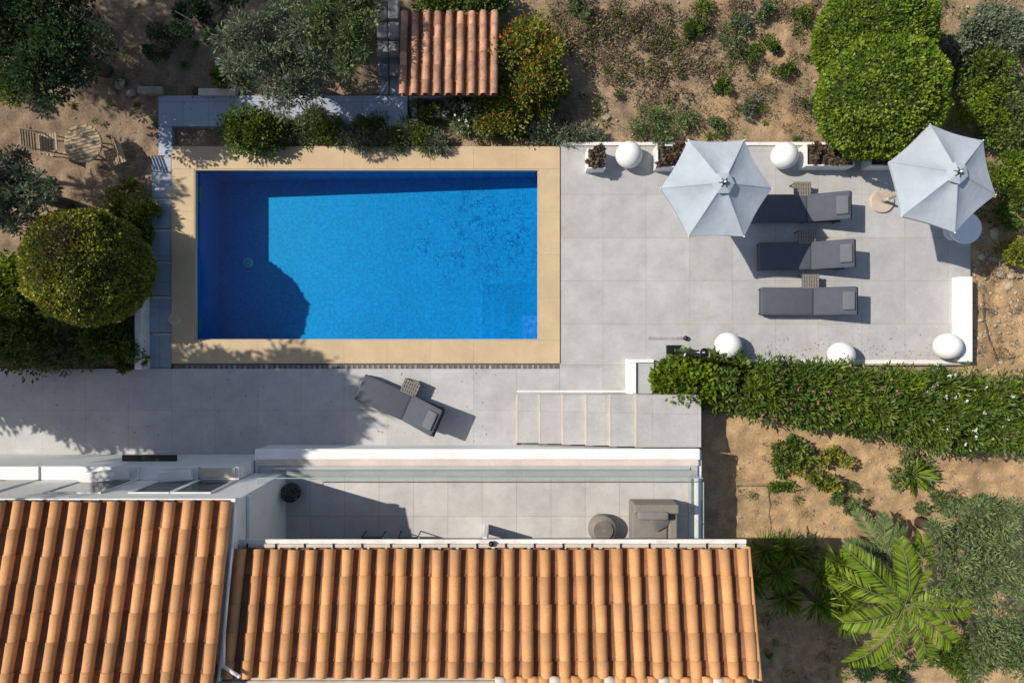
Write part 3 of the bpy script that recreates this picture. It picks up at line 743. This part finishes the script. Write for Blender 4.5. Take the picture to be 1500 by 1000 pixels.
def cluster(px,py,k,sp,h,n,Ln,mt,name='dwarf_fan_palm'):
    hs=[]
    t=B(name)
    for i in range(k):
        a=math.tau*i/k+random.random()*.5; q=sp if i else 0
        c=PG(px+q*math.cos(a),py+q*math.sin(a),h+random.uniform(-.25,.3)); hs.append(c)
    for c in hs: t.cyl((c[0],c[1],gz(c[0],c[1])),(c[0],c[1],c[2]),.07,.06,'bark',8)
    o=t.done()
    rosette('fronds',hs,n,Ln,.034,mt,(-.25,1.3)).parent=o
cluster(1140,838,5,38,.8,130,.46,'lime'); cluster(1230,866,5,36,1.0,130,.47,'lime'); cluster(1175,812,2,18,.8,120,.42,'bluegreen'); cluster(1252,832,2,20,1.1,120,.42,'lime')
def palm(px,py,h,nf,Lf,mt,name='palm_tree',lw=.30,k=130):
    x,y,z=PG(px,py,h); t=B(name); t.cyl((x,y,gz(x,y)),(x,y,z),.13,.1,'bark',12); parts=[]
    for i in range(nf):
        az=math.tau*i/nf+random.uniform(-.12,.12); e0=random.uniform(.15,.8); Lq=Lf*random.uniform(.85,1.1)
        pts=[];p=Vector((x,y,z));e=e0
        for s in range(15):
            pts.append(p.copy()); d=Vector((math.cos(az)*math.cos(e),math.sin(az)*math.cos(e),math.sin(e))); p=p+d*Lq/14; e-=.1
        for a,b_ in zip(pts[:-1],pts[1:]): t.cyl(a,b_,.012,.010,'stem',4,caps=False)
        A=np.array(pts); kk=np.arange(k); u=1.0+12.9*(kk//2)/(k/2); i0=u.astype(int); f=(u-i0)[:,None]; base=A[i0]*(1-f)+A[np.minimum(i0+1,14)]*f
        side=np.array([-math.sin(az),math.cos(az),0]); fw=np.array([math.cos(az),math.sin(az),-.1])
        sg=np.where(kk%2==0,1,-1)[:,None]
        d=side*sg+fw*.75+rng.normal(size=(k,3))*.04+np.array([0,0,-.12])
        ln=lw*np.sin(np.pi*np.clip(u/15,0.08,.95))+.07
        parts.append((base,d,ln,.042,np.clip(.3+.3*random.random()+.4*rng.random(k),0,1),mt))
    o=t.done(); 
    leafmesh('fronds',parts,o)
palm(1325,885,1.7,11,1.85,'lime'); palm(1290,808,.9,9,1.0,'bluegreen',lw=.2)
shrub('groundcover_plant',1410,965,50,.4,3500,.1,.03,'green',ry=34); shrub('groundcover_plant',1300,985,55,.4,2000,.1,.03,'dark',ry=20); shrub('groundcover_plant',1395,740,60,.4,1600,.09,.03,'bluegreen',ry=16)
def scatter_tufts(name,regions,mt,Ln,W):
    parts=[]
    for (x0p,x1p,y0p,y1p,k,rad,m) in regions:
        for _ in range(k):
            c=PG(random.uniform(x0p,x1p),random.uniform(y0p,y1p),.02); n=random.randint(m//2,m)
            r_=rad*random.uniform(.4,1.2); a=rng.random(n)*math.tau; q=np.sqrt(rng.random(n))*r_
            pts=np.stack([c[0]+q*np.cos(a),c[1]+q*np.sin(a),np.full(n,c[2])+rng.random(n)*.08],1)
            d=rdirs(n); d[:,2]=np.abs(d[:,2])+.2
            ct=random.random(); parts.append((pts,d,Ln,W,np.clip(.5*ct+.5*rng.random(n),0,1),mt))
    leafmesh(name,parts)
scatter_tufts('dry_grass',[(800,1200,0,205,210,.24,85),(1200,1500,0,210,70,.2,70),(1425,1500,330,530,35,.18,50),(0,560,0,135,90,.2,60),(0,230,270,330,10,.15,40),(1040,1500,640,800,40,.12,25),(1100,1500,780,1000,50,.2,50),(600,820,150,212,45,.15,60),(250,650,150,212,30,.12,50)],'dry',.09,.014)
scatter_tufts('ice_plant_groundcover',[(860,1040,10,110,60,.2,120),(900,1010,90,160,20,.18,100),(800,900,0,60,18,.2,100),(1000,1200,0,60,12,.15,80)],'succ',.07,.03)
scatter_tufts('low_herbs',[(800,1200,0,205,50,.13,60),(860,1040,10,120,28,.16,80),(1200,1500,0,60,20,.14,60),(0,230,0,330,24,.14,60),(600,830,165,212,40,.15,90),(240,560,0,138,40,.15,70),(1380,1500,60,330,30,.2,90),(1100,1300,720,790,6,.1,40),(0,200,430,540,20,.2,90),(1100,1500,900,1000,14,.2,70)],'green',.07,.03)
n=260; px=rng.uniform(1040,1420,n); py=524-np.abs(rng.normal(size=n))*16
pts=np.array([P(a,b_,.006) for a,b_ in zip(px,py)])
n2=160
pts2=np.array([P(a,b_,.006) for a,b_ in zip(rng.uniform(10,740,n2),rng.uniform(545,655,n2))])
pp=np.concatenate([pts,pts2]); d=rdirs(len(pp)); d[:,2]*=.1
leafmesh('fallen_leaves',[(pp,d,.05,.02,rng.random(len(pp)),'dry')])
t=B('stones')
for (x0p,x1p,y0p,y1p,k,s) in ((800,1500,0,210,420,.035),(1425,1500,330,540,160,.05),(1040,1500,650,1000,340,.03),(0,560,0,138,120,.04),(0,230,130,320,70,.035),(780,890,158,185,24,.09),(1430,1500,340,420,16,.12),(160,235,120,138,10,.09)):
    for _ in range(k):
        c=PG(random.uniform(x0p,x1p),random.uniform(y0p,y1p),0); r_=s*random.uniform(.3,1.3)
        t.sph((c[0],c[1],c[2]+r_*.2),r_,'rock',1,(random.uniform(.7,1.3),random.uniform(.7,1.2),.6),.22)
t.done()
t=B('irrigation_hose')
for pl in ([(1440,430),(1442,470),(1450,500),(1462,528)],[(1050,95),(1035,110),(1045,130),(1060,140)],[(960,90),(985,70),(1010,60)]):
    pp=[PG(a,b_,.03) for a,b_ in pl]
    for a,b_ in zip(pp[:-1],pp[1:]): t.cyl(a,b_,.018,.018,'bark',6)
t.done()
# ---------- light & camera ----------
d=Vector((.96,-.28,-1)).normalized()
sl=bpy.data.lights.new('sun','SUN'); sl.energy=5.0; sl.angle=math.radians(.5); sl.color=(1,.94,.84)
so=bpy.data.objects.new('sun',sl); col.objects.link(so); so.rotation_euler=d.to_track_quat('-Z','Y').to_euler()
w=bpy.data.worlds.new('World'); scene.world=w; w.use_nodes=True; nt=w.node_tree
bg=nt.nodes.get('Background'); sk=nt.nodes.new('ShaderNodeTexSky'); sk.sky_type='NISHITA'; sk.sun_disc=False
sk.sun_elevation=math.radians(45); sk.sun_rotation=math.atan2(-.96,.28)
nt.links.new(sk.outputs[0],bg.inputs[0]); bg.inputs[1].default_value=.12
cam=bpy.data.cameras.new('camera'); cam.lens=24; cam.sensor_width=36; cam.clip_end=1000
cob=bpy.data.objects.new('camera',cam); col.objects.link(cob); cob.location=(0,0,H); scene.camera=cob
scene.view_settings.view_transform='Standard'; scene.view_settings.look='None'; scene.view_settings.exposure=0
